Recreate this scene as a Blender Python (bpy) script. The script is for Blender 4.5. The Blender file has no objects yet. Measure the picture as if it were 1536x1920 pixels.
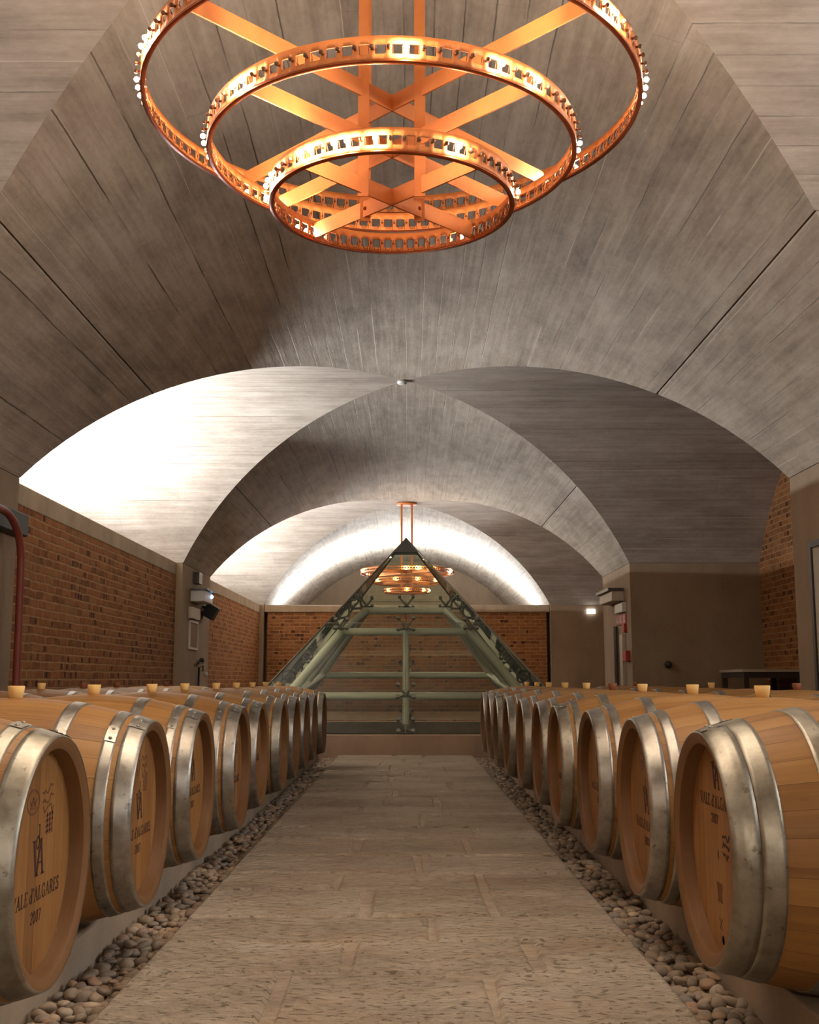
import bpy, bmesh, math, random
from mathutils import Vector, Matrix
random.seed(7)
PI = math.pi
scn = bpy.context.scene
col = scn.collection

# ------------------------------------------------------------------ helpers
def link(o, parent=None):
    col.objects.link(o)
    if parent is not None:
        o.parent = parent
    return o

def box_uv(me):
    uvl = me.uv_layers.new(name='UVMap')
    for p in me.polygons:
        n = p.normal
        ax = max(range(3), key=lambda i: abs(n[i]))
        for li in p.loop_indices:
            c = me.vertices[me.loops[li].vertex_index].co
            uvl.data[li].uv = (c.y, c.z) if ax == 0 else ((c.x, c.z) if ax == 1 else (c.x, c.y))

class MB:
    """collects shapes of one mesh"""
    def __init__(s):
        s.v = []; s.f = []; s.uv = []; s.m = []; s.sm = []
    def add(s, vs, fs, uvs=None, mat=0, smooth=False):
        b = len(s.v)
        s.v += [tuple(v) for v in vs]
        for i, f in enumerate(fs):
            s.f.append([b + k for k in f])
            s.uv.append(uvs[i] if uvs else None)
            s.m.append(mat); s.sm.append(smooth)
    def box(s, x0, x1, y0, y1, z0, z1, mat=0, M=None):
        vs = [Vector((x, y, z)) for z in (z0, z1) for y in (y0, y1) for x in (x0, x1)]
        if M is not None: vs = [M @ v for v in vs]
        s.add(vs, [(0,2,3,1),(4,5,7,6),(0,1,5,4),(2,6,7,3),(0,4,6,2),(1,3,7,5)], mat=mat)
    def bar(s, p, q, w, h, up=(0,0,1), mat=0):
        p = Vector(p); q = Vector(q); d = (q - p).normalized(); u = Vector(up)
        sd = d.cross(u).normalized(); u = sd.cross(d).normalized()
        vs = []
        for c in (p, q):
            for a, b in ((-1,-1),(1,-1),(1,1),(-1,1)):
                vs.append(c + sd*a*w/2 + u*b*h/2)
        s.add(vs, [(0,1,2,3),(7,6,5,4),(0,4,5,1),(1,5,6,2),(2,6,7,3),(3,7,4,0)], mat=mat)
    def tube(s, pts, r, n=8, mat=0, cap=True):
        pts = [Vector(p) for p in pts]; rings = []; vs = []
        prev = None
        for i, p in enumerate(pts):
            d = (pts[min(i+1, len(pts)-1)] - pts[max(i-1, 0)]).normalized()
            a = prev if prev is not None else (Vector((0,0,1)) if abs(d.z) < .9 else Vector((1,0,0)))
            a = (a - d*a.dot(d)).normalized(); prev = a
            b = d.cross(a)
            rr = r[i] if isinstance(r, (list, tuple)) else r
            for k in range(n):
                t = 2*PI*k/n
                vs.append(p + (a*math.cos(t) + b*math.sin(t))*rr)
        fs = []
        for i in range(len(pts)-1):
            for k in range(n):
                fs.append((i*n+k, i*n+(k+1)%n, (i+1)*n+(k+1)%n, (i+1)*n+k))
        s.add(vs, fs, mat=mat, smooth=True)
        if cap:
            e = (len(pts)-1)*n
            s.add(vs[:n], [tuple(reversed(range(n)))], mat=mat)
            s.add(vs[e:], [tuple(range(n))], mat=mat)
    def lathe(s, prof, n=48, axis='x', mat=0, smooth=True, closed=False, M=None, uvscale=None):
        """prof: (along, radius) list"""
        vs = []; fs = []; uvs = []
        for (a, r) in prof:
            for k in range(n):
                t = 2*PI*k/n
                if axis == 'x': v = Vector((a, r*math.cos(t), r*math.sin(t)))
                else: v = Vector((r*math.cos(t), r*math.sin(t), a))
                if M is not None: v = M @ v
                vs.append(v)
        L = len(prof); cum = [0]
        for i in range(1, L):
            cum.append(cum[-1] + math.hypot(prof[i][0]-prof[i-1][0], prof[i][1]-prof[i-1][1]))
        for i in range(L-1):
            for k in range(n):
                k2 = (k+1) % n
                if axis == 'x': fs.append((i*n+k, (i+1)*n+k, (i+1)*n+k2, i*n+k2))
                else: fs.append((i*n+k, i*n+k2, (i+1)*n+k2, (i+1)*n+k))
                c = (uvscale or 2*PI*max(p[1] for p in prof))/n
                if axis == 'x': uvs.append(((cum[i],k*c),(cum[i+1],k*c),(cum[i+1],(k+1)*c),(cum[i],(k+1)*c)))
                else: uvs.append(((k*c,cum[i]),((k+1)*c,cum[i]),((k+1)*c,cum[i+1]),(k*c,cum[i+1])))
        s.add(vs, fs, uvs=uvs, mat=mat, smooth=smooth)
    def sphere(s, c, r, n=8, m=6, mat=0, sc=(1,1,1)):
        c = Vector(c); vs = [c + Vector((0,0,-r*sc[2]))]
        for i in range(1, m):
            ph = -PI/2 + PI*i/m
            for k in range(n):
                t = 2*PI*k/n
                vs.append(c + Vector((r*sc[0]*math.cos(ph)*math.cos(t), r*sc[1]*math.cos(ph)*math.sin(t), r*sc[2]*math.sin(ph))))
        vs.append(c + Vector((0,0,r*sc[2]))); fs = []
        for k in range(n): fs.append((0, 1+(k+1)%n, 1+k))
        for i in range(m-2):
            for k in range(n):
                fs.append((1+i*n+k, 1+i*n+(k+1)%n, 1+(i+1)*n+(k+1)%n, 1+(i+1)*n+k))
        b = 1+(m-2)*n
        for k in range(n): fs.append((b+k, b+(k+1)%n, len(vs)-1))
        s.add(vs, fs, mat=mat, smooth=True)
    def mesh(s, name, mats):
        me = bpy.data.meshes.new(name)
        me.from_pydata(s.v, [], s.f); me.update()
        uvl = me.uv_layers.new(name='UVMap')
        for p in me.polygons:
            p.material_index = s.m[p.index]; p.use_smooth = s.sm[p.index]
            u = s.uv[p.index]
            if u:
                for j, li in enumerate(p.loop_indices): uvl.data[li].uv = u[j]
            else:
                n = p.normal; ax = max(range(3), key=lambda i: abs(n[i]))
                for li in p.loop_indices:
                    c = me.vertices[me.loops[li].vertex_index].co
                    uvl.data[li].uv = (c.y, c.z) if ax == 0 else ((c.x, c.z) if ax == 1 else (c.x, c.y))
        for m in (mats if isinstance(mats, (list, tuple)) else [mats]): me.materials.append(m)
        return me
    def build(s, name, mats, parent=None, loc=None, bevel=0):
        o = bpy.data.objects.new(name, s.mesh(name, mats))
        link(o, parent)
        if loc: o.location = loc
        if bevel:
            b = o.modifiers.new('bevel', 'BEVEL'); b.width = bevel; b.segments = 2; b.limit_method = 'ANGLE'
        return o

def tag(o, label, cat, group=None, kind=None):
    o['label'] = label; o['category'] = cat
    if group: o['group'] = group
    if kind: o['kind'] = kind
    return o
def struct(o, label=None):
    o['kind'] = 'structure'
    if label: o['label'] = label
    return o
def empty(name, loc=(0,0,0), rz=0):
    o = bpy.data.objects.new(name, None); o.empty_display_size = .1
    col.objects.link(o); o.location = loc; o.rotation_euler = (0,0,rz)
    return o
def copy_tree(o, parent=None):
    c = o.copy(); col.objects.link(c)
    if parent is not None: c.parent = parent
    for ch in list(o.children): copy_tree(ch, c)
    return c

# ------------------------------------------------------------------ materials
def newmat(name):
    m = bpy.data.materials.new(name); m.use_nodes = True
    nt = m.node_tree; b = nt.nodes['Principled BSDF']
    return m, nt, b
def nd(nt, typ, ins=None, **props):
    n = nt.nodes.new(typ)
    for k, v in props.items(): setattr(n, k, v)
    for k, v in (ins or {}).items():
        if hasattr(v, 'is_output'): nt.links.new(v, n.inputs[k])
        else: n.inputs[k].default_value = v
    return n
def rgb(r, g, b): # sRGB 0-255 -> linear
    f = lambda c: (c/255/12.92) if c/255 <= .04045 else ((c/255+.055)/1.055)**2.4
    return (f(r), f(g), f(b), 1)
def ramp(nt, fac, stops, interp='LINEAR'):
    n = nd(nt, 'ShaderNodeValToRGB', {'Fac': fac}); cr = n.color_ramp; cr.interpolation = interp
    while len(cr.elements) < len(stops): cr.elements.new(.5)
    for e, (p, c) in zip(cr.elements, stops): e.position = p; e.color = c
    return n.outputs['Color']
def mix(nt, fac, a, b, mode='MIX'):
    n = nd(nt, 'ShaderNodeMix', data_type='RGBA', blend_type=mode)
    for k, v in ((0, fac), (6, a), (7, b)):
        if hasattr(v, 'is_output'): nt.links.new(v, n.inputs[k])
        else: n.inputs[k].default_value = v
    return n.outputs[2]
def mathn(nt, op, a, b=0.0, clamp=False):
    n = nd(nt, 'ShaderNodeMath', {0: a, 1: b}, operation=op); n.use_clamp = clamp
    return n.outputs[0]
def uv(nt): return nd(nt, 'ShaderNodeTexCoord').outputs['UV']
def mapped(nt, vec, scale=(1,1,1), loc=(0,0,0), rot=(0,0,0)):
    return nd(nt, 'ShaderNodeMapping', {'Vector': vec, 'Scale': scale, 'Location': loc, 'Rotation': rot}).outputs[0]
def noise(nt, vec, scale, detail=3, rough=.55, out='Fac'):
    return nd(nt, 'ShaderNodeTexNoise', {'Vector': vec, 'Scale': scale, 'Detail': detail, 'Roughness': rough}).outputs[out]
def bump(nt, b, h, strength, dist=.01):
    n = nd(nt, 'ShaderNodeBump', {'Height': h, 'Strength': strength, 'Distance': dist})
    nt.links.new(n.outputs[0], b.inputs['Normal'])
G = lambda v: (v, v, v, 1)

def plain(name, c, rough=.5, metal=0.0, emit=None, es=0):
    m, nt, b = newmat(name)
    b.inputs['Base Color'].default_value = c; b.inputs['Roughness'].default_value = rough; b.inputs['Metallic'].default_value = metal
    if emit:
        b.inputs['Emission Color'].default_value = emit; b.inputs['Emission Strength'].default_value = es
    return m

def board_concrete(name, c_dark, c_mid, c_light, width=.15, length=3.4):
    m, nt, b = newmat(name); u = uv(nt)
    d = noise(nt, mapped(nt, u, (.8,1.2,1)), 1.0, 3, .5, 'Color')
    off = nd(nt, 'ShaderNodeVectorMath', {0: d, 1: (.5,.5,.5)}, operation='SUBTRACT').outputs[0]
    off = nd(nt, 'ShaderNodeVectorMath', {0: off, 1: (.05,.03,0)}, operation='MULTIPLY').outputs[0]
    j = noise(nt, mapped(nt, u, (14,14,1)), 1.0, 3, .6, 'Color')
    off2 = nd(nt, 'ShaderNodeVectorMath', {0: nd(nt, 'ShaderNodeVectorMath', {0: j, 1: (.5,.5,.5)}, operation='SUBTRACT').outputs[0], 1: (.006,.006,0)}, operation='MULTIPLY').outputs[0]
    u2 = nd(nt, 'ShaderNodeVectorMath', {0: nd(nt, 'ShaderNodeVectorMath', {0: u, 1: off}, operation='ADD').outputs[0], 1: off2}, operation='ADD').outputs[0]
    sp = nd(nt, 'ShaderNodeSeparateXYZ', {0: u2})
    row = mathn(nt, 'DIVIDE', sp.outputs[1], width)
    rid = mathn(nt, 'FLOOR', row); rfr = mathn(nt, 'FRACT', row)
    hsh = nd(nt, 'ShaderNodeTexWhiteNoise', {'W': rid}, noise_dimensions='1D').outputs['Value']
    hs2 = nd(nt, 'ShaderNodeTexWhiteNoise', {'W': mathn(nt, 'ADD', rid, 71.3)}, noise_dimensions='1D').outputs['Value']
    # long boards with shifted ends
    colx = mathn(nt, 'ADD', mathn(nt, 'DIVIDE', sp.outputs[0], length), mathn(nt, 'MULTIPLY', hsh, 7.0))
    cid = mathn(nt, 'FLOOR', colx); cfr = mathn(nt, 'FRACT', colx)
    tone = nd(nt, 'ShaderNodeTexWhiteNoise', {'Vector': nd(nt, 'ShaderNodeCombineXYZ', {0: rid, 1: cid}).outputs[0]}, noise_dimensions='2D').outputs['Value']
    line = ramp(nt, rfr, [(.0, G(1)), (.03, G(.8)), (.06, G(0))])
    fine_line = ramp(nt, rfr, [(.0, G(1)), (.02, G(.7)), (.045, G(0))])
    endl = ramp(nt, cfr, [(.0, G(1)), (.0016, G(0))])
    along = noise(nt, nd(nt, 'ShaderNodeCombineXYZ', {0: mathn(nt, 'MULTIPLY', sp.outputs[0], .9), 1: mathn(nt, 'MULTIPLY', rid, 5.3)}).outputs[0], 1.0, 3, .6)
    pres = ramp(nt, along, [(.42, G(0)), (.56, G(1))])
    isdark = mathn(nt, 'MULTIPLY', ramp(nt, hs2, [(.40, G(1)), (.42, G(.22))], 'CONSTANT'), pres)
    islime = mathn(nt, 'MULTIPLY', ramp(nt, hs2, [(.0, G(0)), (.66, G(1))], 'CONSTANT'), ramp(nt, along, [(.46, G(0)), (.54, G(1))]))
    grain = noise(nt, mapped(nt, u2, (.9, 22, 1)), 1.0, 5, .6)
    stain = noise(nt, mapped(nt, u, (.5, 1.0, 1)), 1.0, 5, .6)
    blot = noise(nt, mapped(nt, u, (2.2, 5, 1), (7,1,0)), 1.0, 5, .65)
    fine = noise(nt, mapped(nt, u, (16, 34, 1)), 1.0, 5, .65)
    t = mathn(nt, 'MULTIPLY', tone, .07)
    t = mathn(nt, 'ADD', t, mathn(nt, 'MULTIPLY', grain, .42))
    t = mathn(nt, 'ADD', t, mathn(nt, 'MULTIPLY', stain, .5))
    t = mathn(nt, 'ADD', t, mathn(nt, 'MULTIPLY', blot, .48))
    t = mathn(nt, 'ADD', t, mathn(nt, 'MULTIPLY', fine, .22))
    t = mathn(nt, 'SUBTRACT', t, .345)
    c = ramp(nt, t, [(.24, c_dark), (.5, c_mid), (.78, c_light)])
    pale = tuple(min(1, x*1.3) for x in c_light[:3]) + (1,)
    fl = noise(nt, mapped(nt, u, (6, 16, 1), (3.1,7.7,0)), 1.0, 6, .72)
    c = mix(nt, ramp(nt, fl, [(.67, G(0)), (.74, G(.5))]), c, pale)
    dark = mathn(nt, 'MULTIPLY', line, isdark)
    c = mix(nt, mathn(nt, 'MULTIPLY', dark, .85), c, tuple(x*.35 for x in c_dark[:3]) + (1,))
    c = mix(nt, mathn(nt, 'MULTIPLY', mathn(nt, 'MULTIPLY', fine_line, islime), .75), c, pale)
    c = mix(nt, mathn(nt, 'MULTIPLY', endl, .3), c, c_dark)
    nt.links.new(c, b.inputs['Base Color']); b.inputs['Roughness'].default_value = .82
    b.inputs['Specular IOR Level'].default_value = .3
    h = mathn(nt, 'ADD', mathn(nt, 'MULTIPLY', dark, -1.0), mathn(nt, 'ADD', mathn(nt, 'MULTIPLY', grain, .35), mathn(nt, 'ADD', mathn(nt, 'MULTIPLY', tone, .3), mathn(nt, 'MULTIPLY', fine, .25))))
    bump(nt, b, h, .6, .012)
    return m

def smooth_concrete(name, c1, c2, sc=1.0, bs=.25):
    m, nt, b = newmat(name); u = uv(nt)
    a = noise(nt, mapped(nt, u, (1.6*sc, .8*sc, 1)), 1.0, 5, .6); f = noise(nt, u, 30*sc, 5, .65)
    t = mathn(nt, 'ADD', mathn(nt, 'MULTIPLY', a, .75), mathn(nt, 'MULTIPLY', f, .25))
    c = ramp(nt, t, [(.32, c1), (.66, c2)])
    nt.links.new(c, b.inputs['Base Color']); b.inputs['Roughness'].default_value = .8
    bump(nt, b, f, bs, .004)
    return m

def brick(name):
    m, nt, b = newmat(name); u = uv(nt)
    d = noise(nt, u, 4.0, 4, .65, 'Color')
    off = nd(nt, 'ShaderNodeVectorMath', {0: nd(nt, 'ShaderNodeVectorMath', {0: d, 1: (.5,.5,.5)}, operation='SUBTRACT').outputs[0], 1: (.06,.034,0)}, operation='MULTIPLY').outputs[0]
    u2 = nd(nt, 'ShaderNodeVectorMath', {0: u, 1: off}, operation='ADD').outputs[0]
    P = {'Vector': u2, 'Color1': G(0), 'Color2': G(1), 'Mortar': G(.5), 'Scale': 1.0, 'Mortar Size': .010, 'Mortar Smooth': .5, 'Bias': 0.0, 'Row Height': .0735}
    br = nd(nt, 'ShaderNodeTexBrick', dict(P, **{'Brick Width': .215}), offset=.43, offset_frequency=2)
    hd = nd(nt, 'ShaderNodeTexBrick', dict(P, **{'Brick Width': .086, 'Mortar Size': .014}), offset=.31, offset_frequency=3)
    c = ramp(nt, br.outputs['Color'], [(.0, rgb(106,62,36)), (.3, rgb(140,84,46)), (.6, rgb(162,102,56)), (.85, rgb(164,110,66)), (1, rgb(138,78,46))])
    n1 = noise(nt, u, 14, 6, .68)
    c = mix(nt, .4, c, ramp(nt, n1, [(.3, rgb(88,54,34)), (.7, rgb(172,118,72))]))
    dk = mathn(nt, 'MULTIPLY', ramp(nt, hd.outputs['Color'], [(.07, G(.85)), (.1, G(0))]), mathn(nt, 'SUBTRACT', 1.0, hd.outputs['Fac']))
    c = mix(nt, dk, c, rgb(58,36,30))
    mort = ramp(nt, noise(nt, u, 9, 4), [(.3, rgb(146,112,76)), (.7, rgb(184,146,104))])
    c = mix(nt, mathn(nt, 'MULTIPLY', br.outputs['Fac'], .85), c, mort)
    smear = ramp(nt, noise(nt, mapped(nt, u, (1,1.6,1), (4,9,0)), 2.6, 6, .7), [(.52, G(0)), (.68, G(.7))])
    c = mix(nt, smear, c, rgb(150,112,74))
    nt.links.new(c, b.inputs['Base Color']); b.inputs['Roughness'].default_value = .92
    b.inputs['Specular IOR Level'].default_value = .2
    h = mathn(nt, 'ADD', mathn(nt, 'MULTIPLY', br.outputs['Fac'], -.7), mathn(nt, 'MULTIPLY', n1, .8))
    bump(nt, b, h, .6, .01)
    return m

def oak(name, head=False, tint=None):
    m, nt, b = newmat(name); u = uv(nt)
    rnd = nd(nt, 'ShaderNodeObjectInfo').outputs['Random']
    sep = nd(nt, 'ShaderNodeSeparateXYZ', {0: u})
    along, across = (sep.outputs[1], sep.outputs[0]) if head else (sep.outputs[0], sep.outputs[1])
    wdt = .062 if head else .066
    q = mathn(nt, 'DIVIDE', across, wdt)
    idx = mathn(nt, 'FLOOR', q); fr = mathn(nt, 'FRACT', q)
    wn = nd(nt, 'ShaderNodeTexWhiteNoise', {'W': mathn(nt, 'ADD', idx, mathn(nt, 'MULTIPLY', rnd, 37.0))}, noise_dimensions='1D').outputs['Value']
    comb = nd(nt, 'ShaderNodeCombineXYZ', {0: mathn(nt, 'MULTIPLY', along, 2.2), 1: mathn(nt, 'MULTIPLY', across, 46.0), 2: mathn(nt, 'ADD', mathn(nt, 'MULTIPLY', idx, 3.7), mathn(nt, 'MULTIPLY', rnd, 90))}).outputs[0]
    g = noise(nt, comb, 1.0, 5, .62)
    comb2 = nd(nt, 'ShaderNodeCombineXYZ', {0: mathn(nt, 'MULTIPLY', along, 6), 1: mathn(nt, 'MULTIPLY', across, 8.0), 2: mathn(nt, 'MULTIPLY', rnd, 50)}).outputs[0]
    s = noise(nt, comb2, 1.0, 4, .6)
    t = mathn(nt, 'ADD', mathn(nt, 'MULTIPLY', g, .6), mathn(nt, 'MULTIPLY', wn, .28))
    t = mathn(nt, 'ADD', t, mathn(nt, 'MULTIPLY', s, .3)); t = mathn(nt, 'SUBTRACT', t, .1)
    if head: st = [(.18, rgb(112,74,38)), (.5, rgb(148,102,54)), (.85, rgb(166,124,72))]
    else: st = [(.15, rgb(116,78,42)), (.5, rgb(158,114,62)), (.85, rgb(176,134,80))]
    if tint: st = [(p_, rgb(*c_)) for p_, c_ in zip((.18, .5, .85), tint)]
    c = ramp(nt, t, st)
    edge = mathn(nt, 'ABSOLUTE', mathn(nt, 'SUBTRACT', fr, .5))
    jl = ramp(nt, edge, [(.478, G(0)), (.496, G(.6))])
    c = mix(nt, jl, c, rgb(92,56,30))
    spots = ramp(nt, noise(nt, mapped(nt, comb2, (1.3,2.4,1)), 2.2, 3, .5), [(.66, G(0)), (.74, G(.4))])
    c = mix(nt, spots, c, rgb(110,72,42))
    nt.links.new(c, b.inputs['Base Color']); b.inputs['Roughness'].default_value = .52
    b.inputs['Specular IOR Level'].default_value = .35
    bump(nt, b, mathn(nt, 'SUBTRACT', mathn(nt, 'MULTIPLY', g, .4), jl), .35, .003)
    return m

def steel(name, base=(150,144,134), rough=.38):
    m, nt, b = newmat(name)
    oc = nd(nt, 'ShaderNodeTexCoord').outputs['Object']
    rnd = nd(nt, 'ShaderNodeObjectInfo').outputs['Random']
    v = nd(nt, 'ShaderNodeVectorMath', {0: oc, 1: nd(nt, 'ShaderNodeCombineXYZ', {0: mathn(nt, 'MULTIPLY', rnd, 9)}).outputs[0]}, operation='ADD').outputs[0]
    n1 = noise(nt, v, 14, 5, .65); n2 = noise(nt, v, 90, 3, .6); n3 = noise(nt, v, 40, 4, .6)
    r, g_, b_ = base
    c = ramp(nt, n1, [(.3, rgb(r-26, g_-28, b_-30)), (.7, rgb(r+22, g_+22, b_+20))])
    sp = ramp(nt, n3, [(.62, G(0)), (.7, G(.65))])
    c = mix(nt, sp, c, rgb(r-62, g_-68, b_-74))
    nt.links.new(c, b.inputs['Base Color']); b.inputs['Metallic'].default_value = .88
    nt.links.new(ramp(nt, mathn(nt, 'ADD', mathn(nt, 'MULTIPLY', n1, .6), mathn(nt, 'MULTIPLY', n2, .4)), [(.3, G(rough-.08)), (.7, G(rough+.16))]), b.inputs['Roughness'])
    bump(nt, b, n3, .12, .002)
    return m

def stone(name, mortar=False):
    m, nt, b = newmat(name); u = uv(nt)
    isl = nd(nt, 'ShaderNodeNewGeometry').outputs['Random Per Island']
    wv = noise(nt, u, 3.0, 3, .6, 'Color')
    off = nd(nt, 'ShaderNodeVectorMath', {0: wv, 1: (.12,.12,0)}, operation='MULTIPLY').outputs[0]
    u2 = nd(nt, 'ShaderNodeVectorMath', {0: u, 1: off}, operation='ADD').outputs[0]
    big = noise(nt, mapped(nt, u, (1.5, 2.6, 1)), 1.0, 5, .62)
    rid = noise(nt, mapped(nt, u2, (15, 30, 1)), 1.0, 6, .7)
    chip = nd(nt, 'ShaderNodeTexVoronoi', {'Vector': mapped(nt, u2, (20, 38, 1)), 'Scale': 1.0}, feature='F1').outputs['Distance']
    pit = noise(nt, mapped(nt, u2, (34, 56, 1), (3,5,0)), 1.0, 5, .62)
    t = mathn(nt, 'ADD', mathn(nt, 'MULTIPLY', big, .7), mathn(nt, 'MULTIPLY', rid, .55))
    t = mathn(nt, 'ADD', t, mathn(nt, 'MULTIPLY', isl, .0 if mortar else .14)); t = mathn(nt, 'SUBTRACT', t, .3 if mortar else .2)
    c = ramp(nt, t, [(.2, rgb(138,122,106)), (.45, rgb(178,162,142)), (.6, rgb(194,179,159)), (.85, rgb(216,204,187))])
    rust = ramp(nt, noise(nt, mapped(nt, u, (2.2, 5, 1), (8,3,0)), 1.0, 4, .6), [(.5, G(0)), (.7, G(.4))])
    c = mix(nt, rust, c, rgb(176,144,110))
    pm = ramp(nt, pit, [(.34, G(.5)), (.43, G(0))])
    c = mix(nt, pm, c, rgb(128,100,74))
    nt.links.new(c, b.inputs['Base Color']); b.inputs['Roughness'].default_value = .8
    b.inputs['Specular IOR Level'].default_value = .3
    h = mathn(nt, 'ADD', mathn(nt, 'MULTIPLY', rid, 1.0), mathn(nt, 'SUBTRACT', mathn(nt, 'MULTIPLY', chip, .5), mathn(nt, 'MULTIPLY', pm, .6)))
    bump(nt, b, h, .45 if mortar else 1.0, .035)
    return m

def pebble_mat():
    m, nt, b = newmat('pebble_stone')
    a = nd(nt, 'ShaderNodeObjectInfo').outputs['Random']; i = nd(nt, 'ShaderNodeNewGeometry').outputs['Random Per Island']
    f = mathn(nt, 'FRACT', mathn(nt, 'ADD', a, i))
    c = ramp(nt, f, [(0, rgb(106,92,78)), (.25, rgb(150,130,108)), (.5, rgb(124,112,98)), (.68, rgb(172,148,120)), (.82, rgb(160,122,92)), (.92, rgb(126,120,112)), (1, rgb(190,168,142))])
    oc = nd(nt, 'ShaderNodeTexCoord').outputs['Object']
    n1 = noise(nt, oc, 60, 4, .6)
    c = mix(nt, .3, c, ramp(nt, n1, [(.3, rgb(80,68,58)), (.7, rgb(170,150,128))]))
    nt.links.new(c, b.inputs['Base Color']); b.inputs['Roughness'].default_value = .7
    return m

def glass_mat():
    m = bpy.data.materials.new('green_glass'); m.use_nodes = True; nt = m.node_tree; nt.nodes.clear()
    out = nd(nt, 'ShaderNodeOutputMaterial')
    tr = nd(nt, 'ShaderNodeBsdfTransparent', {'Color': (.90, .93, .83, 1)})
    gl = nd(nt, 'ShaderNodeBsdfGlossy', {'Color': G(1), 'Roughness': .02})
    df = nd(nt, 'ShaderNodeBsdfDiffuse', {'Color': rgb(150,158,132)})
    fr = nd(nt, 'ShaderNodeFresnel', {'IOR': 1.5})
    m0 = nd(nt, 'ShaderNodeMixShader', {0: .05, 1: tr.outputs[0], 2: df.outputs[0]})
    mx = nd(nt, 'ShaderNodeMixShader', {0: fr.outputs[0], 1: m0.outputs[0], 2: gl.outputs[0]})
    nt.links.new(mx.outputs[0], out.inputs[0])
    return m

def copper(name, c1, c2, rough=.42, metal=.75):
    m, nt, b = newmat(name)
    oc = nd(nt, 'ShaderNodeTexCoord').outputs['Object']
    n = noise(nt, oc, 6, 4, .6); n2 = noise(nt, oc, 45, 3)
    c = ramp(nt, n, [(.3, c1), (.7, c2)])
    nt.links.new(c, b.inputs['Base Color']); b.inputs['Metallic'].default_value = metal
    nt.links.new(ramp(nt, n2, [(.3, G(rough-.06)), (.7, G(rough+.08))]), b.inputs['Roughness'])
    return m

M_NAVE = board_concrete('nave_board_concrete', rgb(124,110,96), rgb(172,156,138), rgb(206,192,174))
M_TRANS = board_concrete('cross_board_concrete', rgb(128,114,100), rgb(168,152,136), rgb(198,184,168), width=.17, length=4.2)
M_PILLAR = smooth_concrete('pillar_concrete', rgb(132,110,86), rgb(162,138,110))
M_WALLC = smooth_concrete('wall_concrete', rgb(112,88,66), rgb(138,112,86), .7)
M_BAND = smooth_concrete('band_concrete', rgb(146,124,98), rgb(180,158,130), 1.6)
M_RAIL = smooth_concrete('rail_concrete', rgb(146,126,104), rgb(172,152,128), 2)
M_BASE = smooth_concrete('ground_concrete', rgb(92,78,64), rgb(120,102,84), 1)
M_CURB = smooth_concrete('curb_concrete', rgb(150,124,102), rgb(172,146,122), 2)
M_BRICK = brick('old_brick')
M_OAK = oak('oak_staves'); M_HEAD = oak('oak_head', True)
M_RIM = oak('oak_rim', True, ((96,66,40),(120,84,50),(138,100,62)))
M_STEEL = steel('hoop_steel', (164,160,152), .36); M_STEEL2 = steel('hoop_steel_aged', (160,155,142), .4)
M_STAMP = plain('stamp_brown', rgb(62,34,20), .8)
M_INK = plain('stamp_faint', rgb(112,70,40), .8)
M_BUNG = smooth_concrete('bung_silicone', rgb(234,190,116), rgb(244,206,138), 3, .05)
M_BUNG2 = plain('bung_brown', rgb(140,80,48), .6)
M_STONE = stone('walkway_stone'); M_MORTAR = stone('joint_mortar', True)
M_PEB = pebble_mat(); M_GLASS = glass_mat()
M_PIPE = plain('painted_tube', rgb(236,236,214), .4)
M_SPID = plain('spider_steel', rgb(128,122,104), .4, .5)
M_DARK = plain('dark_metal', rgb(58,54,48), .5, .3)
M_CAP = plain('cap_metal', rgb(92,86,78), .45, .6)
M_COPPER = copper('copper_band', rgb(204,116,56), rgb(222,136,70), .52, .15); M_COPD = copper('copper_dark', rgb(150,72,36), rgb(190,98,50), .35, .8)
M_BRASS = copper('bulb_brass', rgb(96,54,32), rgb(140,84,50), .35, .7)
M_BULB = plain('bulb_glass_off', rgb(120,84,60), .12, .2)
M_LIT = plain('bulb_glass_lit', rgb(255,240,220), .3, 0, (1, .78, .55, 1), 160)
M_WHITE = plain('white_plastic', rgb(206,202,194), .45)
M_CREAM = plain('cream_plastic', rgb(186,172,150), .5)
M_BLACK = plain('black_plastic', rgb(14,13,12), .5)
M_REDH = plain('red_rubber', rgb(124,52,36), .55)
M_RED = plain('red_sign', rgb(168,44,30), .5)
M_BLUE = plain('blue_led', rgb(120,180,255), .3, 0, (.3,.6,1,1), 5)
M_EMER = plain('lit_panel', rgb(255,255,255), .3, 0, (.9,.97,1,1), 2.2)
M_PAPER = plain('paper', rgb(196,190,176), .8)
M_TABLE = plain('dark_table', rgb(54,42,34), .5)

# ------------------------------------------------------------------ room numbers
E = .80                              # eye height over the walkway
XW = 3.0; SPR = E + 1.56; CRN = E + 3.21; RISE = CRN - SPR
HB = 3.2                             # half opening of a bay along the nave
BAYS = [-5.2, 3.3, 11.8, 20.3]
XL, XR = -5.0, 4.75                  # outer ends of the cross vaults
YB, YE = -10.4, 30.5                  # back of the nave behind the viewer, end of the far vault
RR = (1 + RISE**2/XW**2) / (2*RISE/XW)      # radius in units of XW
def drop(t): return XW*(RR - math.sqrt(max(0, RR*RR - t*t)))
def hz(t): return CRN - drop(min(1, abs(t)))
A0 = math.asin(1/RR)
def arc(t): return XW*RR*math.asin(t/RR)    # arc length
NT = 48
TS = [RR*math.sin(-A0 + 2*A0*i/NT) for i in range(NT+1)]
TS[0] = -1; TS[-1] = 1; TS[NT//2] = 0

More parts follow.
